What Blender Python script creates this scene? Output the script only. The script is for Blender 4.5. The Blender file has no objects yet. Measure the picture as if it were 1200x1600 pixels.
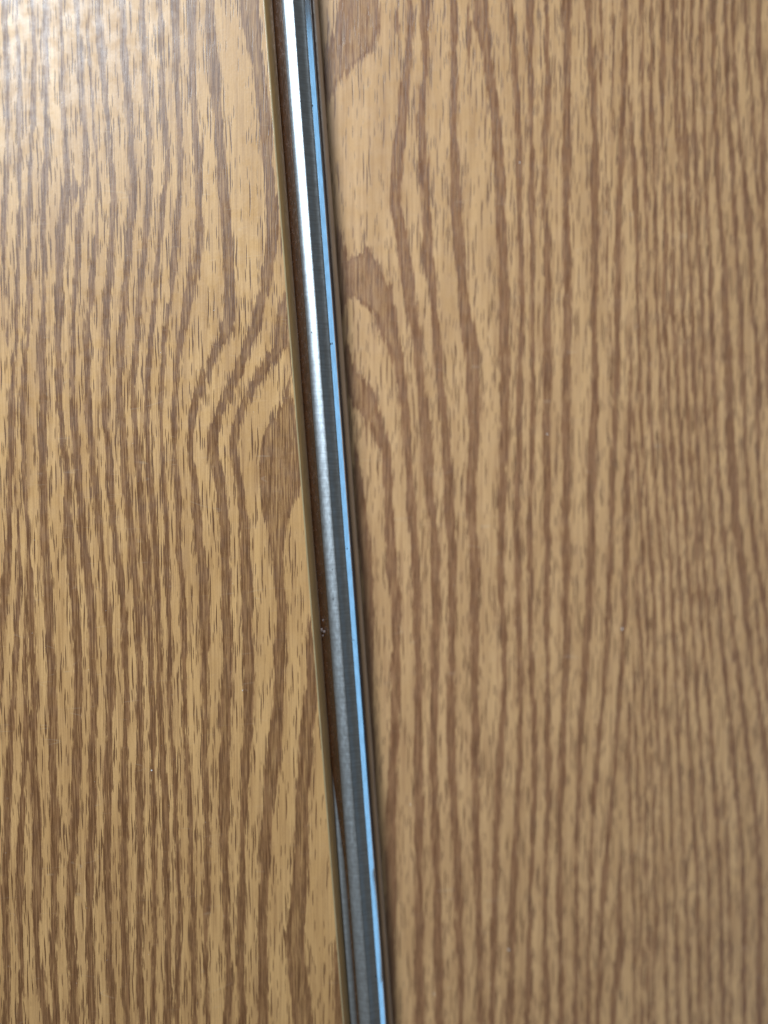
import bpy, bmesh, math, random
import numpy as np
from mathutils import Vector, Matrix

scene = bpy.context.scene
PX = 1.0 / 4800.0            # one pixel of the photograph on the panel, in metres

# ------------------------------------------------------------------ camera
DIST = 0.25
FPX = 1250.0                 # focal length in photograph pixels (1200 x 1600)
fwd = Vector((0.12, -0.06, -1.0)).normalized()
cam_loc = -fwd * DIST
cam_data = bpy.data.cameras.new("camera")
cam = bpy.data.objects.new("camera", cam_data)
scene.collection.objects.link(cam)
cam.location = cam_loc
c_right = fwd.cross(Vector((0, 1, 0))).normalized()
c_up = c_right.cross(fwd).normalized()
cam.rotation_euler = Matrix((c_right, c_up, -fwd)).transposed().to_euler()
cam_data.sensor_fit = 'VERTICAL'
cam_data.sensor_height = 24.0
cam_data.sensor_width = 18.0
cam_data.lens = FPX / 1600.0 * 24.0
cam_data.clip_start = 0.01
cam_data.clip_end = 50.0
cam_data.dof.use_dof = True
cam_data.dof.focus_distance = DIST * 0.965
cam_data.dof.aperture_fstop = 1.8
scene.camera = cam

def cast(px, py, h=0.0):
    """point of the plane z = h that the photograph shows at (px, py)"""
    d = fwd * FPX + c_right * (px - 600.0) + c_up * (800.0 - py)
    t = (h - cam_loc.z) / d.z
    return cam_loc + d * t

def project(X, Y, h):
    P = np.stack([X - cam_loc.x, Y - cam_loc.y, np.full_like(X, h - cam_loc.z)], -1)
    z = P @ np.array(fwd)
    return 600.0 + FPX * (P @ np.array(c_right)) / z, 800.0 - FPX * (P @ np.array(c_up)) / z

# ------------------------------------------------------------------ world and lamps
world = bpy.data.worlds.new("World")
scene.world = world
world.use_nodes = True
bg = world.node_tree.nodes["Background"]
bg.inputs[0].default_value = (1.0, 0.93, 0.82, 1)
bg.inputs[1].default_value = 0.13

def area(name, loc, target, sx, sy, power, color, spread=180):
    L = bpy.data.lights.new(name, 'AREA')
    L.shape = 'RECTANGLE'; L.size = sx; L.size_y = sy
    L.energy = power; L.color = color; L.spread = math.radians(spread)
    o = bpy.data.objects.new(name, L)
    scene.collection.objects.link(o)
    o.location = loc
    o.rotation_euler = (Vector(target) - Vector(loc)).to_track_quat('-Z', 'Y').to_euler()
    return o
area("window_light", (-0.345, 0.52, 0.57), (-0.04, 0.02, 0.0), 0.42, 0.32, 2.0, (0.78, 0.90, 1.0), 72)
area("sky_light", (0.95, -0.31, 0.42), (0.0, -0.31, 0.0), 2.2, 0.50, 3.2, (0.20, 0.58, 1.0))

scene.view_settings.view_transform = 'Standard'
scene.view_settings.look = 'None'
scene.view_settings.exposure = 0.0
scene.view_settings.gamma = 1.0

# ------------------------------------------------------------------ traced growth rings of the printed oak grain
# each band: (row, centre, width) in photograph pixels
LEFT = [
 [(-200,5,9),(0,7,9),(80,10,8),(240,13,7),(320,7,9),(360,5.5,7),(400,6,4),(430,6,2),(500,8,1.5),(570,17,1.5),(600,18,1)],
 [(-200,22,4),(0,25,4),(80,29,6),(160,30,7),(240,30,7),(320,30.5,6),(400,29,6),(460,27,8),(520,25,6),(580,21,6),(620,17,9),(640,19,12),(680,18,10),(720,18,10),(760,16,6),(800,14,8),(840,14,10),(880,11,13),(920,8,12),(960,4,9),(1040,2,4),(1090,2,1)],
 [(740,25,1),(760,25,3),(800,27,4),(840,29,4),(880,30,5),(920,30,7),(960,27,8),(1000,25,9),(1040,23,7),(1080,21,7),(1120,18,11),(1160,16,10),(1200,14,12),(1240,12,12),(1280,11,12),(1360,8,12),(1400,6,12),(1440,8,10),(1520,11,10),(1600,9,10),(1800,5,10)],
 [(-200,50,6),(0,50,6),(80,54,8),(160,52,7),(240,49,6),(280,46,6),(320,45,7),(400,45,8),(460,46,8),(520,43,7),(580,38,8),(620,36,10),(660,36,8),(700,37,8),(740,38,7),(780,40,5),(820,43,6),(860,45,7),(900,46,10),(960,49,12),(1020,50,10),(1080,54,10),(1140,53,9),(1180,52,12),(1220,53,14),(1280,57,15),(1340,58,16),(1380,58,16),(1420,57,14),(1460,56,9),(1520,62,12),(1560,66,12),(1600,76,13),(1800,82,10)],
 [(920,38,1),(960,40,5),(1060,39,6),(1100,41,8),(1140,41,10),(1180,39,9),(1220,36.5,7),(1280,34,9),(1340,31,11),(1400,31,11),(1440,31,9),(1500,34,8),(1600,31,10),(1800,30,8)],
 [(-200,70,8),(0,71,8),(80,71,10),(160,72,7),(240,74,9),(280,70,11),(320,68,9),(360,67,9),(420,68.5,8),(480,68,8),(520,66,11),(560,65,13),(600,65,11),(640,69,11),(680,65,14),(740,67,13),(780,68,14),(820,69,13),(880,73,13),(960,76,14),(1020,79,14),(1080,81,14),(1140,84,15),(1180,82,12),(1220,83,14),(1280,86,15),(1340,86,13),(1380,84,9),(1420,85,8),(1460,84,12),(1500,82,11),(1560,87,8),(1600,88,13),(1800,92,10)],
 [(-200,93,8),(0,95,8),(80,97,7),(160,99,7),(240,103,9),(280,105,11),(300,104,18),(320,101,16),(360,96,15),(400,94,13),(460,92,12),(520,90,10),(580,92,11),(640,94,10),(680,97,8),(720,103,9),(760,106,11),(800,105,13),(840,107,14),(880,111,14),(920,114,14),(960,118,14),(1020,122,14),(1080,122,13),(1120,121,14),(1160,121,15),(1200,118,15),(1240,118,14),(1280,117,13),(1340,113,13),(1380,112,15),(1420,111,13),(1460,111,13),(1500,112,15),(1540,115,13),(1600,114,15),(1800,110,12)],
 [(265,113,1),(285,117,9),(300,118,11),(315,114,7),(330,112,1)],
 [(-200,118,9),(0,120,9),(80,125,9),(120,126,10),(160,130,7),(240,134,8),(280,134,8),(320,126,8),(360,123,10),(400,121,12),(420,121,7),(460,117,8),(500,114,7),(560,113,8),(600,114,8),(640,115,10),(680,118,12),(740,121,13),(780,125,13),(840,130,14),(880,135,13),(920,139,13),(960,143,13),(1020,145,13),(1060,145,9),(1100,148,11),(1160,144,12),(1220,144,13),(1280,145,13),(1340,140,13),(1400,141,11),(1440,138,12),(1500,142,12),(1560,143,14),(1600,144,12),(1800,146,10)],
 [(0,143,1),(60,139,2.5),(100,141,3.5),(160,146,3.5),(200,146,5),(240,151,3),(280,153,3),(320,152,5),(360,150,7),(400,147,8),(440,142,10),(470,143,10),(500,138,11),(540,135,10),(580,136,10),(640,138,11),(680,141,10),(740,146,10),(800,152,12),(840,158,10),(880,162,8),(920,164,11),(960,169,13),(1020,172,12),(1080,174,13),(1120,172,11),(1160,170,10),(1200,169,15),(1240,168,14),(1280,168,11),(1340,167,13),(1400,169,10),(1460,171,10),(1520,172,12),(1560,176,11),(1600,176,8),(1800,178,9)],
 [(-200,152,8),(0,153,6),(60,157,14),(100,160,14),(140,164,9),(160,164,10),(200,171,7),(240,172,9),(280,176,11),(320,178,12),(360,175,10),(400,172,9),(440,170,12),(480,167,11),(520,165,9),(580,162,8),(640,163,9),(680,167,9),(720,170,12),(780,174,11),(840,180,12),(880,185,13),(920,190,11),(960,194,11),(1020,195,10),(1060,197,8),(1120,198,9),(1160,195,9),(1220,194,11),(1280,194,12),(1360,194,11),(1440,194,11),(1520,196,12),(1600,199,9),(1800,202,9)],
 [(-200,186,11),(0,190,11),(80,194,11),(140,199,11),(180,202,9),(240,206,12),(280,209,12),(320,208,12),(360,202,11),(400,200,10),(440,197,10),(480,194,11),(520,190,11),(560,188,11),(600,186,11),(640,188,11),(700,193,13),(760,196,11),(800,200,12),(840,205,13),(880,208,12),(920,213,10),(960,216,12),(1000,216,11),(1060,219,9),(1120,218,11),(1160,219,10),(1220,218,11),(1280,219,12),(1340,221,10),(1420,218,11),(1480,217,10),(1560,220,12),(1600,222,11),(1800,226,10)],
 [(-200,220,9),(0,222,9),(60,224,10),(120,226,9),(160,229,9),(200,233,9),(240,233,9),(320,233,9),(350,229,10),(400,225,8),(440,220,11),(480,217,9),(520,215,10),(560,210,9),(600,207,9),(640,209,9),(700,214,11),(740,216,11),(780,220,11),(820,223,13),(860,227,13),(900,230,12),(960,233,10),(1020,235,10),(1080,237,9),(1120,238,9),(1220,239,9),(1280,240,8),(1435,241,8),(1540,240,8),(1600,240,8),(1800,243,9)],
 [(-200,246,10),(0,249,10),(80,252,8),(140,254,9),(180,256,10),(240,262,8),(300,258,7),(320,254,9),(360,252,8),(400,246,8),(460,242,8),(520,237,8),(560,234,11),(600,229,9),(640,229,9),(700,231,10),(760,235,11),(820,241,11),(880,244,10),(940,246,10),(1030,249,9),(1100,249,9),(1170,253,10),(1263,259,12),(1357,259,10),(1435,262,10),(1512,263,11),(1600,262,12),(1800,264,10)],
 [(-200,270,13),(0,273,14),(60,274,13),(140,277,9),(200,281,10),(240,282,8),(300,280,8),(320,278,10),(360,276,10),(400,272,11),(440,268,10),(460,268,5),(480,264,7),(520,258,9),(560,255,9),(600,252,8),(640,250,8),(700,253,8),(740,255,9),(780,258,9),(840,260,8),(900,261,8),(960,264,8),(1030,266,7),(1077,264,8),(1123,267,7),(1170,270,8),(1263,274,8),(1357,279,9),(1435,281,8),(1512,278,9),(1600,277,8),(1800,279,8)],
 [(-200,298,14),(0,300,14),(60,299,12),(140,301,11),(200,305,10),(240,309,12),(320,311,12),(380,312,12),(420,308,10),(460,301,9),(490,293,8),(520,287,8),(560,277,10),(600,274,8),(640,271,8),(700,273,8),(740,277,9),(800,279,9),(860,279,9),(900,283,9),(960,287,11),(1030,288,8),(1100,288,7),(1170,291,8),(1263,297,7),(1357,300,9),(1435,301,10),(1512,303,9),(1600,305,8),(1800,308,8)],
 [(375,297,1),(395,298,5),(420,298,8),(460,292,9),(490,286,8),(520,281,8),(550,278,6)],
 [(-200,325,15),(0,328,15),(60,330,15),(110,335,18),(140,336,16),(180,340,12),(240,345,13),(320,352,17),(380,356,17),(440,359,19),(480,360,19),(500,356,21),(520,353,17),(540,339,12),(560,332,12),(580,324,13),(600,314,12),(620,309,14),(640,302,12),(680,297,9),(720,298,10),(760,304,10),(800,308,15),(840,309,15),(880,316,15),(920,318,15),(960,319,16),(1007,321,14),(1053,319,9),(1100,321,8),(1147,320,8),(1193,318,10),(1240,322,11),(1280,323,9),(1357,324,10),(1410,324,9),(1460,321,7),(1512,321,6),(1600,324,7),(1800,326,8)],
 [(495,358,10),(515,358,18),(530,352,14),(545,343,6),(560,340,1)],
 [(-200,385,26),(0,389,32),(80,398,22),(140,409,20),(200,416,20),(240,417,18),(280,421,14),(320,426,20),(360,427,20),(400,422,19),(440,416,19),(480,406,17),(520,396,18),(550,384,18),(580,371,16),(600,362,15),(620,357,16),(640,344,16),(670,333,17),(700,331,16),(720,335,18),(760,346,15),(800,349,15),(840,352,15),(880,353,14),(920,354,15),(960,353,17),(1030,356,14),(1077,354,17),(1123,351,19),(1170,352,16),(1193,349,18),(1263,351,18),(1300,350,15),(1357,351,13),(1410,354,10),(1487,356,9),(1538,358,10),(1600,354,14),(1800,356,12)],
 [(455,448,1),(470,443,8),(490,441,18),(520,440,22),(545,438,22),(560,424,20),(580,410,17),(600,398,16),(620,386,18),(640,377,15),(670,367,14),(710,365,14),(740,371,10),(780,378,12),(840,383,17),(880,384,18),(920,387,18),(960,386,17),(1030,388,18),(1065,390,19),(1100,388,15),(1147,387,14),(1193,383,15),(1263,382,11),(1300,379,8),(1357,379,9),(1435,377,14),(1487,376,12),(1538,377,10),(1600,378,12),(1800,380,10)],
 [(590,452,2),(625,450,14),(645,446,34),(670,441,56),(700,438,64),(740,440,68),(770,437,58),(800,432,44),(830,431,28),(860,433,20),(900,436,16),(960,441,15),(1030,437,17),(1100,434,18),(1147,431,20),(1193,427,24),(1217,423,22),(1263,419,17),(1300,415,17),(1357,413,15),(1435,410,15),(1512,410,15),(1600,412,16),(1800,414,14)],
 [(960,482,3),(1000,484,8),(1053,487,16),(1100,484,22),(1147,478,22),(1193,478,22),(1240,472,19),(1280,472,20),(1357,470,24),(1410,466,24),(1460,460,30),(1512,465,29),(1564,470,32),(1600,474,32),(1800,480,30)],
 [(1470,524,1),(1500,525,6),(1530,529,14),(1564,533,20),(1600,536,24),(1800,545,30)],
]
G8LOW = [(680,961,9),(740,956,8),(800,957,9),(860,953,9),(920,952,9),(960,951,9),(1020,947,8),(1080,943,7),(1140,937,8),(1200,932,8),(1240,928,8),(1280,926,6),(1340,924,5),(1420,922,7),(1460,921,6),(1500,919,6),(1600,919,8),(1800,917,8)]
Y21 = [0,80,160,240,320,400,480,560,640,720,800,880,960,1040,1120,1200,1280,1360,1440,1520,1600]
def rows(vals, start=0):
    return [(Y21[start + i], v[0], v[1]) for i, v in enumerate(vals)]
RIGHT = [
 [(-200,580,70),(0,562,64),(40,560,68),(60,553,72),(80,544,76),(100,530,50),(120,521,32),(140,516,20),(155,512,6),(165,511,1)],
 [(22,620,0.5),(30,620,4),(38,620.5,10),(46,621,6),(56,622,0.5)],
 [(-200,643,11),(0,640,11),(40,641,9),(80,638,12),(100,637,10),(140,631,17),(180,630,15),(200,627,18),(240,622,19),(280,618,19),(320,618,17),(360,627,20),(400,632,20),(440,638,20),(480,642,20),(520,650,15),(560,654,16),(600,658,12),(640,663,15),(680,667,17),(720,669,17),(760,670,14),(800,674,12),(840,677,14),(880,680,16),(920,681,14),(960,681,14),(1020,680,13),(1080,679,12),(1140,677,11),(1200,677,11),(1280,680,13),(1340,681,13),(1400,684,11),(1460,684,13),(1520,686,14),(1600,687,12),(1800,690,11)],
 [(-200,662,14),(0,664,17),(60,664,12),(120,664,10),(140,661,13),(180,657,11),(200,658,12),(240,661,16),(280,663,14),(320,666,14),(360,668,16),(400,667,20),(440,675,14),(480,679,10),(520,682,12),(560,685,13),(600,689,10),(640,692,12),(680,697,13),(720,698,16),(760,701,14),(800,702,16),(840,705,14),(880,707,14),(960,707,12),(1060,705,10),(1100,705,15),(1160,705,14),(1200,706,13),(1280,710,12),(1340,716,12),(1400,716,15),(1460,717,11),(1520,721,10),(1600,720,8),(1800,722,9)],
 [(-200,708,12),(0,709,13),(80,709,11),(160,710,11),(200,708,10),(240,710,13),(320,712,18),(380,717,17),(440,723,15),(480,725,18),(500,728,22),(520,733,26),(560,738,22),(600,739,22),(640,741,19),(680,741,17),(720,739,17),(760,736,16),(800,736,18),(840,740,15),(880,742,16),(960,742,14),(1080,742,11),(1140,743,12),(1200,742,12),(1280,744,12),(1340,745,12),(1400,748,11),(1460,749,9),(1520,750,9),(1600,751,9),(1800,753,9)],
 [(392,575,2),(400,572,30),(410,562,56),(440,572,66),(458,578,74),(474,592,50),(490,603,32),(520,607,30),(540,616,22),(560,622,17),(600,628,15),(640,633,14),(680,635,13),(720,639,10),(760,641,12),(790,643,17),(820,644,15),(840,647,14),(880,650,13),(960,651,12),(1010,652,12),(1060,655,11),(1100,654,12),(1140,654,12),(1180,653,14),(1240,655,16),(1280,655,15),(1340,654,12),(1380,656,10),(1420,655,14),(1460,655,13),(1500,653,14),(1540,656,16),(1600,656,15),(1800,658,12)],
 [(350,528,2),(375,530,9),(400,535,18),(430,535,24),(455,534,22),(480,533,12),(505,532,1)],
 [(535,541,2),(555,543,14),(580,547,18),(600,560,34),(620,566,44),(640,574,36),(670,591,22),(700,602,16),(740,606,15),(800,608,15),(840,609,15),(870,611,17),(920,617,17),(960,620,15),(990,619,11),(1040,618,14),(1100,618,15),(1150,617,14),(1200,614,14),(1280,611,15),(1340,610,17),(1400,611,19),(1460,611,14),(1520,611,12),(1600,612,10),(1800,614,10)],
 [(690,556,2),(720,558,8),(760,561,13),(800,565,17),(840,568,19),(880,573,18),(920,575,18),(960,576,16),(1060,577,11),(1120,580,8),(1200,585,6),(1280,588,3),(1330,590,0.5)],
 [(-200,735,3),(0,734,3),(20,732,4),(60,733,7),(90,733,4),(120,732,1)],
 [(-200,748,20),(0,752,22),(40,753,24),(80,760,16),(120,766,15),(160,771,14),(200,777,17),(240,778,16),(280,781,17),(320,782,16),(360,784,16),(410,786,16),(460,788,16),(520,788,17),(580,789,16),(640,789,14),(700,788,13),(740,785,13),(780,786,13),(840,783,12),(900,782,12),(960,785,10),(1000,787,10),(1060,789,8),(1120,786,10),(1160,783,11),(1220,780,11),(1280,777,10),(1340,774,11),(1400,774,9),(1460,771,10),(1520,771,10),(1600,768,9),(1800,765,9)],
 [(-200,792,11),(0,796,11),(40,800,12),(80,803,11),(140,807,12),(180,809,10),(240,811,10),(280,812,11),(320,811,7),(380,813,9),(420,815,8),(480,815,10),(520,814,8),(580,813,9),(640,810,10),(680,811,10),(720,811,10),(760,809,8),(820,807,10),(880,809,9),(960,810,10),(1060,813,8),(1140,813,8),(1200,812,9),(1280,808,8),(1320,804,11),(1380,803,12),(1420,799,13),(1460,800,12),(1500,799,10),(1540,798,11),(1600,795,13),(1800,792,11)],
 [(-200,828,12),(0,829,12),(30,829,10),(80,830,8),(160,830,8),(200,829,8),(260,832,9),(320,831,10),(360,832,9),(420,832,6),(480,832,5),(520,832,6),(560,833,6),(600,832,7),(640,832,9),(680,832,8),(720,831,7),(780,828,8),(840,827,9),(900,829,9),(960,828,9),(1060,831,8),(1100,834,9),(1140,835,9),(1220,836,10),(1280,833,8),(1340,831,6),(1380,829,6),(1440,828,7),(1480,827,8),(1540,826,11),(1600,823,10),(1800,820,9)],
 [(-200,853,7),(0,854,7),(60,855,6),(120,856,8),(160,855,9),(200,852,12),(260,851,8),(320,850,7),(370,855,9),(440,856,11),(480,855,13),(520,856,14),(580,855,13),(640,854,12),(700,854,12),(760,856,11),(820,854,11),(860,856,11),(920,855,9),(960,854,9),(1060,856,7),(1120,855,7),(1160,856,8),(1200,857,11),(1260,857,9),(1280,855,7),(1360,852,6),(1420,852,7),(1480,852,8),(1540,854,11),(1600,855,9),(1800,857,9)],
 [(-200,885,14),(0,886,15),(40,886,12),(100,886,11),(160,886,12),(200,885,14),(260,885,14),(320,885,11),(400,886,12),(460,887,13),(520,886,12),(580,885,14),(640,884,14),(700,885,13),(760,885,13),(820,883,12),(880,884,12),(960,884,11),(1000,885,10),(1040,884,12),(1080,881,9),(1140,880,9),(1180,879,13),(1220,877,12),(1280,874,10),(1340,875,8),(1420,874,12),(1460,876,7),(1520,877,9),(1600,877,9),(1800,879,9)],
 [(-200,919,11),(0,920,11),(40,920,8),(80,923,12),(120,925,11),(160,928,11),(200,929,9),(240,930,12),(280,929,15),(320,930,12),(380,930,12),(440,930,11),(500,928,9),(560,930,8),(600,930,11),(640,929,13),(680,926,13),(740,924,15),(780,923,13),(820,924,14),(880,923,13),(960,920,11),(1000,916,13),(1040,915,10),(1100,910,11),(1140,907,9),(1200,905,8),(1240,904,8),(1280,902,6),(1340,900,5),(1400,900,7),(1460,902,7),(1520,900,7),(1600,899,9),(1800,897,8)],
 [(-200,939,4),(0,939,4),(60,939,5),(120,939,5),(170,940,3),(200,941,0.5)],
 [(-200,957,4),(0,957,4),(60,958,4),(120,958,2.5),(200,957,1)],
 [(200,947,0.5),(320,948,2),(380,949,2.5),(440,948,2),(480,952,2),(560,955,3),(600,957,4),(640,960,3)],
 rows([(976,8),(976,10),(974,10),(971,9),(967,10),(966,11),(965,10),(964,8),(962,9)]) + G8LOW,
 [(130,986,1),(160,986,2.5)] + rows([(989,7),(993,9),(996,6),(997,6),(1000,6),(1001,6),(1007,5),(1013,6),(1018,7),(1022,5),(1023,6),(1026,5),(1033,5),(1034,4),(1038,5),(1040,5),(1040,6),(1042,6)], 3),
 rows([(1002,8),(1003,6),(1005,5),(1005,6),(1010,5),(1011,5),(1010,4),(1014,6),(1015,6),(1021,6),(1027,6),(1034,5),(1037,5),(1039,6),(1040,5),(1047,5),(1049,5),(1052,5),(1058,5),(1058,5),(1060,5)]),
 rows([(1015,6),(1019,5),(1016,8),(1023,6),(1024,5),(1025,6),(1026,5),(1032,6),(1033,6),(1039,6),(1042,5),(1048,5),(1051,6),(1056,6),(1059,6),(1061,6),(1066,5),(1072,5),(1074,5),(1076,5),(1078,5)]),
 rows([(1033,9),(1036,8),(1035,7),(1037,4),(1039,6),(1040,7),(1037,6),(1043,6),(1046,5),(1052,8),(1056,6),(1061,6),(1065,6),(1071,6),(1074,5),(1080,5),(1083,6),(1089,6),(1091,6),(1092,5),(1094,5)]),
 rows([(1051,9),(1055,10),(1056,8),(1061,6),(1063,6),(1065,6),(1067,6),(1070,5),(1074,7),(1079,7),(1087,8),(1089,5),(1094,5),(1102,6),(1110,6),(1114,8),(1120,6),(1124,5),(1127,7),(1128,8),(1130,8)]),
 [(280,1051,1),(320,1051,6),(400,1052,5),(480,1050,9)] + rows([(1057,6),(1061,6),(1065,6),(1071,6),(1074,6),(1081,6),(1087,6),(1091,6),(1097,6),(1101,6),(1106,5),(1108,5),(1108,6),(1110,6)], 7),
 rows([(1064,7),(1067,4),(1068,7),(1072,8),(1076,8),(1077,5),(1082,7),(1082,8),(1088,6),(1091,6),(1096,4),(1100,6),(1107,6),(1113,2)]) + [(1080,1116,0.5)],
 rows([(1082,8),(1080,5),(1084,6),(1087,6),(1089,5),(1092,7),(1097,6),(1098,6),(1103,7),(1108,5),(1109,6),(1116,7),(1124,7),(1131,8),(1141,7),(1147,7),(1155,6),(1161,6),(1163,7),(1162,8),(1164,8)]),
 rows([(1095,7),(1096,7),(1099,6),(1101,6),(1105,6),(1110,6),(1111,8),(1114,8),(1118,7),(1121,7),(1127,7),(1135,7),(1142,8),(1153,9),(1162,9),(1172,9),(1182,8),(1187,9),(1188,9),(1186,10),(1187,10)]),
 rows([(1112,8),(1114,7),(1117,7),(1121,8),(1123,6),(1132,10),(1133,10),(1138,12),(1140,12),(1143,14),(1148,14),(1159,14),(1166,9),(1176,6),(1189,7),(1200,8),(1206,8),(1209,8),(1211,8),(1212,8),(1213,8)]),
 [(1200,1128,0.5),(1280,1135,3.5),(1360,1138,4.5),(1440,1140,4),(1520,1141,4),(1600,1142,4)],
 rows([(1132,8),(1135,7),(1137,6),(1144,8),(1147,8),(1152,7),(1158,8),(1159,9),(1163,7),(1165,6),(1173,8),(1183,8),(1196,8),(1206,8)]),
 [(920,1176,1),(960,1182,6),(1040,1193,6),(1120,1206,6)],
 rows([(1146,8),(1146,6),(1150,7),(1159,6),(1168,12),(1174,8),(1175,6),(1185,10),(1184,9),(1184,6),(1190,5),(1200,5)]),
 rows([(1163,6),(1167,6),(1176,5),(1180,4),(1187,4),(1190,1)]),
 rows([(1183,10),(1186,8),(1193,6),(1192,9),(1192,7),(1196,8),(1198,8),(1202,8),(1203,8)]),
 [(500,983,1)] + rows([(985,5),(985,7),(981,8),(979,11),(978,10),(975,8),(972,8),(966,6),(961,7),(953,8)], 7) + [(1320,949,9),(1360,945,9),(1420,941,9),(1460,939,6),(1500,938,8),(1600,934,8)],
 [(1340,971,1),(1360,970,5),(1400,968,9),(1420,966,13),(1460,970,9),(1480,970,11),(1520,963,12),(1560,960,11),(1600,958,7)],
 rows([(988,3),(996,5),(1000,5),(1005,5),(1010,5),(1012,3),(1014,3),(1018,4),(1022,5),(1022,4),(1026,7),(1021,4),(1020,4)], 8),
 rows([(994,4),(998,6),(1005,5),(1005,5),(1010,4),(1009,4),(1010,4),(1012,4),(1013,4),(1014,4)], 11),
 [(1000,988,1)] + rows([(990,4),(992,5),(996,4),(998,4),(1000,4),(1002,4),(1003,4),(1004,4)], 13),
 [(1080,982,1)] + rows([(983,4),(982,5),(985,6),(988,4),(990,4),(992,4),(992,4)], 14),
]

def extra_bands(x0, x1, seed, drift):
    """growth rings beyond the picture's edge, in the manner of those inside it"""
    rnd = random.Random(seed); out = []; x = x0
    while x < x1:
        w = rnd.uniform(6, 13); ph = rnd.uniform(-0.3, 0.3)
        out.append([(y, x + drift * (y + 500) / 2600 + 6 * math.sin(y / 330.0 + ph), max(2.0, w * rnd.uniform(0.7, 1.25)))
                    for y in range(-500, 2101, 70)])
        x += w + rnd.uniform(8, 16)
    return out
LEFT += extra_bands(-520, -16, 5, 10)
RIGHT += extra_bands(1212, 1720, 9, 60)

def ring_field(px, py, bands):
    best = np.full(px.shape, -60.0)
    for b in bands:
        ys = np.array([p[0] for p in b], float); xs = np.array([p[1] for p in b], float); ws = np.array([p[2] for p in b], float)
        if ys[0] <= 0: ys[0] = min(ys[0], -200)
        top_open, bot_open = b[0][2] > 1.5 and b[0][0] <= 0, b[-1][2] > 1.5 and b[-1][0] >= 1520
        t = np.linspace(ys[0], ys[-1], 500)
        X = np.interp(t, ys, xs); W = np.interp(t, ys, ws)
        k = max(3, int(17 / max(t[1] - t[0], 0.5)) | 1); ker = np.hanning(k + 2)[1:-1]; ker /= ker.sum()
        X = np.convolve(np.pad(X, k // 2, mode='edge'), ker, 'valid'); W = np.convolve(np.pad(W, k // 2, mode='edge'), ker, 'valid')
        xc = np.interp(py, t, X); w = np.interp(py, t, W)
        s = w * 0.5 - np.abs(px - xc)
        if not top_open: s = np.where(py < t[0], np.minimum(s, (py - t[0]) * 0.3), s)
        if not bot_open: s = np.where(py > t[-1], np.minimum(s, (t[-1] - py) * 0.3), s)
        best = np.maximum(best, s)
    return best

# ------------------------------------------------------------------ materials
STRIP = (cast(412.0, 0) - cast(536.5, 1600)).normalized()
def new_mat(name):
    m = bpy.data.materials.new(name); m.use_nodes = True
    nt = m.node_tree; return m, nt, nt.nodes["Principled BSDF"]

class NB:
    def __init__(self, nt): self.nt = nt
    def node(self, t, **kw):
        n = self.nt.nodes.new(t)
        for k, v in kw.items(): setattr(n, k, v)
        return n
    def link(self, a, b): self.nt.links.new(a, b)
    def put(self, sock, v):
        if isinstance(v, (int, float)): sock.default_value = v
        elif isinstance(v, tuple): sock.default_value = v
        else: self.link(v, sock)
    def math(self, op, a, b=0.0, c=None, clamp=False):
        n = self.node('ShaderNodeMath', operation=op, use_clamp=clamp)
        self.put(n.inputs[0], a); self.put(n.inputs[1], b)
        if c is not None: self.put(n.inputs[2], c)
        return n.outputs[0]
    def noise(self, vec, scale, offs=(0, 0, 0), detail=2.0, rough=0.5, dist=0.0):
        mp = self.node('ShaderNodeMapping')
        self.link(vec, mp.inputs['Vector']); mp.inputs['Scale'].default_value = scale; mp.inputs['Location'].default_value = offs
        n = self.node('ShaderNodeTexNoise', noise_dimensions='3D')
        self.link(mp.outputs[0], n.inputs['Vector'])
        n.inputs['Scale'].default_value = 1.0; n.inputs['Detail'].default_value = detail
        n.inputs['Roughness'].default_value = rough; n.inputs['Distortion'].default_value = dist
        return n.outputs['Fac']
    def smooth(self, v, lo, hi, a=0.0, b=1.0):
        n = self.node('ShaderNodeMapRange', interpolation_type='SMOOTHSTEP', clamp=True)
        self.put(n.inputs['Value'], v)
        n.inputs['From Min'].default_value = lo; n.inputs['From Max'].default_value = hi
        n.inputs['To Min'].default_value = a; n.inputs['To Max'].default_value = b
        return n.outputs[0]
    def mix(self, f, a, b, blend='MIX'):
        n = self.node('ShaderNodeMix', data_type='RGBA', blend_type=blend)
        self.put(n.inputs[0], f)
        for s, v in ((n.inputs[6], a), (n.inputs[7], b)):
            if isinstance(v, tuple): s.default_value = (*v, 1)
            else: self.link(v, s)
        return n.outputs[2]

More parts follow.
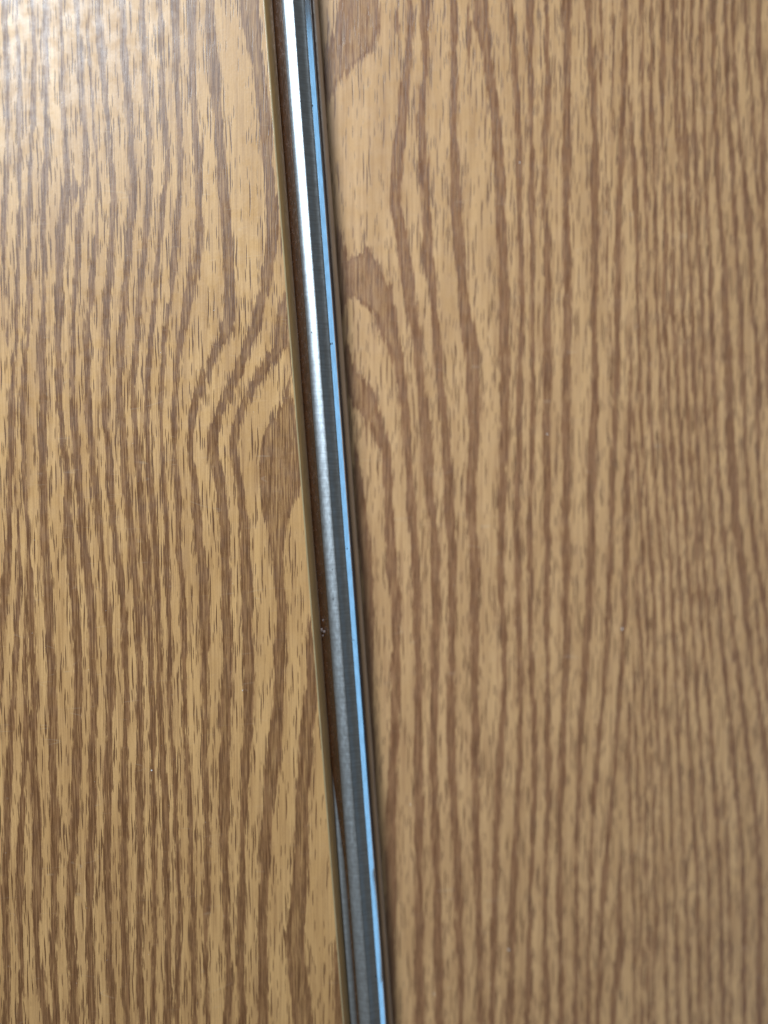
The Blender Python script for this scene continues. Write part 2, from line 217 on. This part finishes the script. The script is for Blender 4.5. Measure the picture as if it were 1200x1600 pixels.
def oak(name, light, light2, dark, dark2, pore, seed, rough):
    m, nt, bs = new_mat(name); g = NB(nt)
    tc = g.node('ShaderNodeTexCoord')
    sc = g.node('ShaderNodeVectorMath', operation='SCALE'); sc.inputs['Scale'].default_value = 1.0 / PX
    g.link(tc.outputs['Object'], sc.inputs[0]); v = sc.outputs[0]        # one unit = one photograph pixel
    at = g.node('ShaderNodeAttribute', attribute_name='ring')
    s = g.math('ADD', at.outputs['Fac'], 0.2)
    fray = g.node('ShaderNodeAttribute', attribute_name='fray').outputs['Fac']
    o = (seed * 17.3, seed * 5.1, seed)
    e1 = g.noise(v, (0.30, 0.026, 1), o, 3.0, 0.62)
    e0 = g.noise(v, (0.95, 0.014, 1), (o[0] + 7, 4, 4), 2.0, 0.6)             # single fibres standing out of the edge             # ragged edges made of long fibres
    e2 = g.noise(v, (0.10, 0.018, 1), o, 2.0, 0.5)             # slower wobble
    e3 = g.noise(v, (0.30, 0.010, 1), (o[0] + 3, o[1] + 8, 1), 3.0, 0.65)      # long fringes where a ring ends or turns
    e = g.math('ADD', g.math('MULTIPLY', g.math('SUBTRACT', e1, 0.5), 13.0), g.math('MULTIPLY', g.math('SUBTRACT', e2, 0.5), 4.0))
    e = g.math('ADD', e, g.math('MULTIPLY', g.math('SUBTRACT', e0, 0.5), 10.0))
    e = g.math('ADD', e, g.math('MULTIPLY', g.math('SUBTRACT', e3, 0.5), g.math('MULTIPLY', fray, 80.0)))
    se = g.math('ADD', s, e)
    band = g.smooth(se, -0.6, 0.9)
    # long pores: short dark dashes, denser close to the rings
    wv = g.node('ShaderNodeVectorMath', operation='MULTIPLY_ADD')
    wn = g.node('ShaderNodeTexNoise'); wm = g.node('ShaderNodeMapping'); g.link(v, wm.inputs['Vector'])
    wm.inputs['Scale'].default_value = (0.03, 0.012, 1); g.link(wm.outputs[0], wn.inputs['Vector']); wn.inputs['Scale'].default_value = 1.0
    g.link(wn.outputs['Color'], wv.inputs[0]); wv.inputs[1].default_value = (6, 5, 0); g.link(v, wv.inputs[2])
    def dashes(cx, cy, off, size, keep):
        mp = g.node('ShaderNodeMapping'); g.link(wv.outputs[0], mp.inputs['Vector'])
        mp.inputs['Scale'].default_value = (1.0 / cx, 1.0 / cy, 0); mp.inputs['Location'].default_value = off
        vo = g.node('ShaderNodeTexVoronoi', voronoi_dimensions='2D', feature='F1'); g.link(mp.outputs[0], vo.inputs['Vector'])
        vo.inputs['Scale'].default_value = 1.0; vo.inputs['Randomness'].default_value = 1.0
        sp = g.node('ShaderNodeSeparateColor'); g.link(vo.outputs['Color'], sp.inputs[0])
        rad = g.math('MULTIPLY', g.smooth(g.math('ADD', sp.outputs[0], g.smooth(s, -20.0, -1.0, -0.12, 0.18)), keep, keep + 0.4), size)
        return g.smooth(g.math('SUBTRACT', rad, vo.outputs['Distance']), -0.02, 0.06)
    pores = dashes(4.4, 125.0, (o[0], o[1], 0), 0.21, 0.28)
    pores2 = dashes(3.4, 52.0, (o[1], o[0], 0), 0.21, 0.35)
    pr = g.math('MAXIMUM', g.math('MULTIPLY', pores, 1.0), g.math('MULTIPLY', pores2, 0.9))
    # light fibres left inside the dark rings
    f1 = g.noise(v, (0.75, 0.020, 1), (o[0] + 5, 3, 21), 3.0, 0.65)
    fib = g.smooth(f1, 0.52, 0.68)
    # tiny mottling of the print
    mt = g.noise(v, (0.55, 0.30, 1), (3, o[0], 2), 2.0, 0.6)
    slow = g.noise(v, (0.030, 0.004, 1), (o[0], 2, 5), 2.0, 0.5)
    lw = g.mix(g.smooth(slow, 0.38, 0.62), light, light2)
    streak = g.noise(v, (0.22, 0.006, 1), (o[0] + 90, 2, 5), 3.0, 0.6)
    lw = g.mix(g.smooth(streak, 0.45, 0.66, 0.0, 0.38), lw, dark2)
    hair = g.noise(v, (0.85, 0.009, 1), (o[0] + 33, 4, 6), 3.0, 0.7)
    hair = g.math('MULTIPLY', g.smooth(hair, 0.52, 0.59), g.smooth(s, -12.0, 0.0, 0.32, 0.78))
    lw = g.mix(hair, lw, dark2)
    dk = g.mix(g.smooth(g.noise(v, (0.5, 0.012, 1), (o[0] + 11, 7, 9), 4.0, 0.7), 0.43, 0.57), dark, dark2)
    dk = g.mix(g.math('MULTIPLY', fib, 0.6), dk, light2)
    deep = g.smooth(s, 4.0, 12.0)
    st2 = g.smooth(g.noise(v, (0.55, 0.009, 1), (o[0] + 61, 1, 2), 3.0, 0.7), 0.44, 0.60)
    dk = g.mix(g.math('MULTIPLY', g.math('MULTIPLY', deep, st2), 0.60), dk, light2)
    lw = g.mix(pr, lw, pore)
    dk = g.mix(g.math('MULTIPLY', pr, 0.75), dk, pore)
    col = g.mix(band, lw, dk)
    mo = g.math('MULTIPLY_ADD', g.math('SUBTRACT', mt, 0.5), 0.26, 1.0)
    hsv = g.node('ShaderNodeHueSaturation'); g.link(col, hsv.inputs['Color']); g.link(mo, hsv.inputs['Value'])
    # hairline scratches, broken up and only here and there
    def scratch(sc_, off, ang):
        mp = g.node('ShaderNodeMapping'); g.link(v, mp.inputs['Vector'])
        mp.inputs['Rotation'].default_value = (0, 0, ang); mp.inputs['Scale'].default_value = sc_; mp.inputs['Location'].default_value = off
        n = g.node('ShaderNodeTexNoise'); g.link(mp.outputs[0], n.inputs['Vector']); n.inputs['Scale'].default_value = 1.0; n.inputs['Detail'].default_value = 0.0
        line = g.smooth(g.math('ABSOLUTE', g.math('SUBTRACT', n.outputs['Fac'], 0.5)), 0.0, 0.010, 1.0, 0.0)
        return g.math('MULTIPLY', line, g.smooth(g.noise(v, (0.03, 0.03, 1), off, 2.0, 0.6), 0.55, 0.66))
    scr = g.math('MAXIMUM', scratch((0.004, 0.035, 1), (o[0], 5, 0), 0.5), scratch((0.003, 0.04, 1), (o[1], 31, 4), -1.0))
    cs_ = g.mix(g.math('MULTIPLY', scr, 0.09), hsv.outputs[0], (0.75, 0.66, 0.52))
    g.link(cs_, bs.inputs['Base Color'])
    # worn satin laminate: faint scratches and pressed pores
    wear = g.noise(v, (0.05, 0.04, 1), (9, o[1], 4), 4.0, 0.6)
    g.link(g.smooth(wear, 0.3, 0.72, rough - 0.08, rough + 0.12), bs.inputs['Roughness'])
    bs.inputs['Specular IOR Level'].default_value = 0.62
    h = g.math('ADD', g.math('MULTIPLY', pr, -0.6), g.math('ADD', g.math('MULTIPLY', f1, 0.25), g.math('MULTIPLY', g.noise(v, (0.3, 0.25, 1), (1, 1, 1), 3.0, 0.6), 0.5)))
    bp = g.node('ShaderNodeBump'); bp.inputs['Strength'].default_value = 0.35; bp.inputs['Distance'].default_value = PX * 0.5
    g.link(h, bp.inputs['Height']); g.link(bp.outputs[0], bs.inputs['Normal'])
    return m

oak_left = oak("golden_oak_laminate", (0.625, 0.362, 0.148), (0.545, 0.305, 0.120), (0.140, 0.058, 0.021), (0.280, 0.136, 0.056), (0.135, 0.058, 0.022), 1.0, 0.38)
oak_right = oak("pale_oak_laminate", (0.640, 0.375, 0.175), (0.560, 0.320, 0.145), (0.180, 0.074, 0.032), (0.325, 0.158, 0.074), (0.155, 0.070, 0.030), 2.0, 0.38)

def plain(name, col, rough, metallic=0.0, grain=None, aniso=0.0, bump=0.2, rvar=(0.85, 1.3)):
    m, nt, bs = new_mat(name); g = NB(nt)
    tc = g.node('ShaderNodeTexCoord')
    sc = g.node('ShaderNodeVectorMath', operation='SCALE'); sc.inputs['Scale'].default_value = 1.0 / PX
    g.link(tc.outputs['Object'], sc.inputs[0]); v = sc.outputs[0]
    n1 = g.noise(v, grain or (0.4, 0.02, 0.4), (0, 0, 0), 4.0, 0.6)
    n2 = g.noise(v, (0.25, 0.12, 0.25), (5, 5, 5), 4.0, 0.7)
    c = g.mix(g.smooth(n1, 0.3, 0.7), tuple(x * 0.86 for x in col), tuple(min(1, x * 1.1) for x in col))
    g.link(c, bs.inputs['Base Color'])
    bs.inputs['Metallic'].default_value = metallic
    g.link(g.smooth(n2, 0.35, 0.7, rough * rvar[0], rough * rvar[1]), bs.inputs['Roughness'])
    if aniso:
        bs.inputs['Anisotropic'].default_value = aniso
        cv = g.node('ShaderNodeCombineXYZ')
        for k_ in range(3): cv.inputs[k_].default_value = STRIP[k_]
        g.link(cv.outputs[0], bs.inputs['Tangent'])
    bp = g.node('ShaderNodeBump'); bp.inputs['Strength'].default_value = bump; bp.inputs['Distance'].default_value = PX * 0.4
    g.link(n1, bp.inputs['Height']); g.link(bp.outputs[0], bs.inputs['Normal'])
    return m

edge_mat = plain("edge_banding", (0.225, 0.118, 0.038), 0.60, bump=0.15)
edge_mat.node_tree.nodes["Principled BSDF"].inputs["Specular IOR Level"].default_value = 0.25
metal = plain("brushed_aluminium", (0.53, 0.58, 0.62), 0.36, 1.0, grain=(0.03, 0.35, 0.03), bump=0.012, aniso=0.62, rvar=(0.90, 1.12))
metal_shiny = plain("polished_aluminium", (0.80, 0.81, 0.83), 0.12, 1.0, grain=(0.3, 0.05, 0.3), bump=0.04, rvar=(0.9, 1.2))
lip_mat = plain("brown_backing", (0.20, 0.115, 0.062), 0.42, bump=0.15)
dust_mat = plain("dust", (0.85, 0.83, 0.80), 0.6)
pit_mat = plain("pit", (0.03, 0.03, 0.035), 0.6)

# ------------------------------------------------------------------ the strip's own frame
A = cast(412.0, 0); B = cast(536.5, 1600)        # the upper panel's edge
axis = (A - B).normalized()                      # along the strip, towards the top of the picture
perp = Vector((axis.y, -axis.x, 0))              # to the right
org = B
HR = -58 * PX                                    # face of the lower panel

def P(u, t, h):                                  # u across, t along, in metres; h height
    return org + axis * t + perp * u + Vector((0, 0, h))

def link(o, parent=None):
    scene.collection.objects.link(o)
    if parent: o.parent = parent
    return o

def extrude(name, prof, mat, parent=None, t0=-0.14, t1=0.50, n=160, wob=None, closed_bottom=None, smooth=True, sharp=40):
    """profile [(u, h)] in pixels pushed along the strip"""
    verts, faces = [], []
    pts = list(prof)
    if closed_bottom is not None:
        pts = pts + [(prof[-1][0], closed_bottom), (prof[0][0], closed_bottom)]
    k = len(pts)
    for i in range(n + 1):
        t = t0 + (t1 - t0) * i / n
        for (u, h) in pts:
            du = wob(u, h, t) if wob else (0, 0)
            verts.append(P((u + du[0]) * PX, t, (h + du[1]) * PX))
    for i in range(n):
        for j in range(k if closed_bottom is not None else k - 1):
            a = i * k + j; b = i * k + (j + 1) % k
            faces.append((a, b, b + k, a + k))
    if closed_bottom is not None:
        faces.append(tuple(range(k))[::-1]); faces.append(tuple(n * k + j for j in range(k)))
    me = bpy.data.meshes.new(name); me.from_pydata(verts, [], faces); me.materials.append(mat)
    bm = bmesh.new(); bm.from_mesh(me); bmesh.ops.recalc_face_normals(bm, faces=bm.faces)
    for f in bm.faces: f.smooth = smooth
    bm.to_mesh(me); bm.free()
    if smooth: me.set_sharp_from_angle(angle=math.radians(sharp))
    return link(bpy.data.objects.new(name, me), parent)

def panel_mesh(name, u_from, u_to, h, thick, bands, mat, nu, nt_, t0=-0.14, t1=0.50):
    us = np.linspace(u_from, u_to, nu); ts = np.linspace(t0, t1, nt_)
    U, T = np.meshgrid(us, ts)
    X = org.x + axis.x * T + perp.x * U; Y = org.y + axis.y * T + perp.y * U
    Z = np.full_like(X, h)
    px, py = project(X.ravel(), Y.ravel(), h)
    ring = ring_field(px, py, bands)
    top = np.stack([X.ravel(), Y.ravel(), Z.ravel()], -1)
    n_top = len(top)
    idx = np.arange(n_top).reshape(nt_, nu)
    q = np.stack([idx[:-1, :-1], idx[:-1, 1:], idx[1:, 1:], idx[1:, :-1]], -1).reshape(-1, 4)
    cs = [idx[0, 0], idx[0, -1], idx[-1, -1], idx[-1, 0]]
    spy = ring_field(px, py + 6.0, bands); smy = ring_field(px, py - 6.0, bands)
    fray = np.clip(np.abs(spy - smy) / 12.0, 0.0, 0.85)
    bot = top[cs] - np.array([0, 0, thick])
    verts = np.concatenate([top, bot])
    b = [n_top, n_top + 1, n_top + 2, n_top + 3]
    faces = q.tolist()
    faces.append([b[3], b[2], b[1], b[0]])
    faces.append(idx[0, :].tolist()[::-1] + [b[0], b[1]])
    faces.append(idx[:, -1].tolist()[::-1] + [b[1], b[2]])
    faces.append(idx[-1, :].tolist() + [b[2], b[3]])
    faces.append(idx[:, 0].tolist() + [b[3], b[0]])
    me = bpy.data.meshes.new(name); me.from_pydata(verts.tolist(), [], faces)
    a = me.attributes.new('ring', 'FLOAT', 'POINT')
    a.data.foreach_set('value', np.concatenate([ring, np.full(4, -20.0)]).astype(np.float32))
    a = me.attributes.new('fray', 'FLOAT', 'POINT')
    a.data.foreach_set('value', np.concatenate([fray, np.zeros(4)]).astype(np.float32))
    me.materials.append(mat)
    return me

# ------------------------------------------------------------------ upper (left) panel
me = panel_mesh("wood_panel", -0.215, 0.0, 0.0, 24 * PX, LEFT, oak_left, 430, 340)
upper = link(bpy.data.objects.new("wood_panel", me))
upper["label"] = "left golden oak-print panel with arrow-shaped grain, standing higher than the other and lit brightest"
upper["category"] = "panel"
extrude("edge_band", [(0.25, -0.15), (1.6, -0.7), (4.0, -2.2), (7.0, -5.2), (9.5, -9.2), (11.0, -13.0), (11.8, -17.0)], edge_mat, upper, closed_bottom=-24)
hl = extrude("edge_corner", [(-0.9, 0.25), (-0.1, 0.45), (0.7, 0.2), (1.4, -0.45)], plain("highlight_corner", (0.42, 0.30, 0.15), 0.22), upper, closed_bottom=-0.9)  # paler rim: the edge's highlight line put into its colour

# ------------------------------------------------------------------ lower (right) panel
me = panel_mesh("wood_panel", 62 * PX, 0.260, HR, 40 * PX, RIGHT, oak_right, 430, 340)
lower = link(bpy.data.objects.new("wood_panel", me))
lower["label"] = "right paler oak-print panel lying lower, with fine straight grain and the strip's shadow on it"
lower["category"] = "panel"

# ------------------------------------------------------------------ the metal strip
trim = bpy.data.objects.new("metal_trim", None); link(trim)
trim.location = (0, 0, 0); trim.empty_display_size = 0.02
trim["label"] = "silver ridged metal strip between the two wood panels, reflecting a blue line"
trim["category"] = "trim"
L_ = (A - B).length
def sm(x): x = max(0.0, min(1.0, x)); return x * x * (3 - 2 * x)
def wob(u, h, t):
    w = 0.25 * math.sin(t * 61) + 0.15 * math.sin(t * 143 + 1)
    return (w * 0.5, w * 0.4)
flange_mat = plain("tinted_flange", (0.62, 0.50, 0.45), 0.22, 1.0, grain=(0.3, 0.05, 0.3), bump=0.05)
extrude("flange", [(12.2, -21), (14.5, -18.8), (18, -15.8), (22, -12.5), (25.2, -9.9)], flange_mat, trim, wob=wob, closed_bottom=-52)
extrude("bead", [(25.5, -9.2), (27, -8.1), (29, -7.0), (31.5, -5.9), (34, -5.0), (37, -4.15), (39.5, -3.65), (41.0, -3.5), (42, -3.55)], metal, trim, wob=wob, closed_bottom=-52)
channel_mat = plain("dark_reflection_aluminium", (0.40, 0.44, 0.47), 0.34, 1.0, grain=(0.03, 0.35, 0.03), bump=0.012, aniso=0.5, rvar=(0.9, 1.12))  # darker base colour stands in for the reflection of dark surroundings overhead
extrude("channel", [(42.2, -3.7), (44, -4.2), (47, -5.2), (50, -6.1), (53, -6.7), (55.5, -6.9), (57.3, -6.95), (58.3, -7.2)], channel_mat, trim, wob=wob, closed_bottom=-52)
def ridge_wob(u, h, t):
    a, b = wob(u, h, t)
    if 66 < u < 67: a += 0.35 * math.sin(t * 37 + 0.5); b += 0.30 * math.sin(t * 53)
    return a, b
extrude("ridge", [(58.4, -7.0), (65.7, -11.7), (66.3, -12.8), (66.9, -14)], metal_shiny, trim, wob=ridge_wob, closed_bottom=-52, sharp=14)
def lip_wob(u, h, t):
    a, b = wob(u, h, t)
    return a, b - 9.0 * sm((t - 0.035) / 0.06)
extrude("reflection_lip", [(12.0, -15), (12.6, -12.4), (14, -11.9), (18, -11.6), (20.0, -12.2), (21.0, -14.5)], metal, trim, wob=lip_wob, t1=0.11, n=60, closed_bottom=-33)  # added piece, shaped to give the pale reflection low on the flange
extrude("side_wall", [(66.6, -13.4), (67.0, -13.3), (69.0, -19), (70.6, -26), (71.4, -36)], plain("near_black_side", (0.018, 0.026, 0.040), 0.35), trim, wob=wob, closed_bottom=-53)  # near-black base colour down the strip's right side
extrude("backing_strip", [(71.0, -27.4), (73, -26.9), (77.0, -27.3), (78.6, -28.4), (79.3, -30.5)], lip_mat, trim, wob=wob, closed_bottom=-57.9)

# ------------------------------------------------------------------ specks
def specks(name, items, h_of, mat, label, cat, seed):
    rnd = random.Random(seed); bm = bmesh.new()
    for (px, py, r) in items:
        c = cast(px, py, h_of(px, py)); n = 6; r_ = r * PX * 0.8
        ring = [bm.verts.new(c + Vector((math.cos(i * 6.283 / n) * r_ * rnd.uniform(0.5, 1.1), math.sin(i * 6.283 / n) * r_ * rnd.uniform(0.6, 1.5), 0))) for i in range(n)]
        tip = bm.verts.new(c + Vector((0, 0, r_ * 0.7)))
        for i in range(n): bm.faces.new((ring[i], ring[(i + 1) % n], tip))
        bm.faces.new(ring[::-1])
    me = bpy.data.meshes.new(name); bm.to_mesh(me); bm.free(); me.materials.append(mat)
    o = link(bpy.data.objects.new(name, me)); o["label"] = label; o["category"] = cat; o["kind"] = "stuff"
    return o
rnd = random.Random(4)
left_specks = [(379, 1079, 1.3), (237, 1204, 1.4), (113, 60, 1.0), (229, 58, 1.0), (97, 161, 0.9), (335, 485, 0.8), (251, 551, 0.9)]
left_specks += [(rnd.uniform(5, 400), rnd.uniform(5, 1590), rnd.uniform(0.22, 0.5)) for _ in range(110)]
right_specks = [(812, 254, 1.4), (855, 679, 1.4), (768, 272, 0.9), (972, 983, 1.8), (795, 1484, 1.8), (678, 1553, 1.2), (641, 1257, 1.2)]
right_specks += [(rnd.uniform(560, 1190), rnd.uniform(5, 1590), rnd.uniform(0.22, 0.5)) for _ in range(110)]
def on_metal(name, items, mat, sx, sy):
    bm = bmesh.new()
    for (px, py, r_, h) in items:
        c = cast(px, py, h * PX); n = 7
        ring = [bm.verts.new(c + perp * (math.cos(i * 6.283 / n) * r_ * sx * PX * rnd.uniform(0.6, 1.2)) + axis * (math.sin(i * 6.283 / n) * r_ * sy * PX * rnd.uniform(0.6, 1.3)) + Vector((0, 0, -math.cos(i * 6.283 / n) * r_ * PX * 0.25))) for i in range(n)]
        tip = bm.verts.new(c + Vector((0, 0, 0.5 * r_ * PX)))
        for i in range(n): bm.faces.new((ring[i], ring[(i + 1) % n], tip))
    bmesh.ops.recalc_face_normals(bm, faces=bm.faces)
    me = bpy.data.meshes.new(name); bm.to_mesh(me); bm.free(); me.materials.append(mat)
    o = link(bpy.data.objects.new(name, me), trim); o["kind"] = "stuff"
on_metal("nick", [(488, 165, 1.4, -6), (501, 427, 1.3, -7), (519, 537, 1.4, -6.5), (512, 637, 1.2, -6.5), (542.5, 857, 1.2, -5), (520.5, 936, 1.1, -3.5), (487, 519, 1.1, -3.5),
                  (519, 890, 0.8, -3.5), (576, 1363, 1.0, -7), (588, 1526, 1.6, -6.5), (553, 1000, 0.8, -7)], pit_mat, 0.9, 1.2)
chip_mat = plain("scuffed_metal", (0.17, 0.12, 0.105), 0.5)
chips = [(458, 37, 1.7, -4), (459, 42, 1.3, -4), (481.5, 295, 1.0, -6), (461, 318, 1.0, -6), (463, 406, 0.9, -7), (505, 822, 1.0, -7), (525, 870, 0.9, -5),
         (505, 969, 1.6, -12), (503, 984, 2.6, -14), (507, 987, 2.4, -11), (505, 993, 1.8, -12)]
chips += [(px0 + rnd.uniform(-1.2, 1.2), py0, rnd.uniform(0.25, 0.5), -7.5) for py0, px0 in [(y, 441 + 0.0785 * y) for y in range(90, 1240, 13)]]
on_metal("chip", chips, chip_mat, 0.8, 1.1)
specks("dust", left_specks, lambda x, y: 0.00001, dust_mat, "pale dust specks scattered over the left panel", "dust", 1)
specks("dust", right_specks, lambda x, y: HR + 0.00001, dust_mat, "pale dust specks scattered over the right panel", "dust", 2)
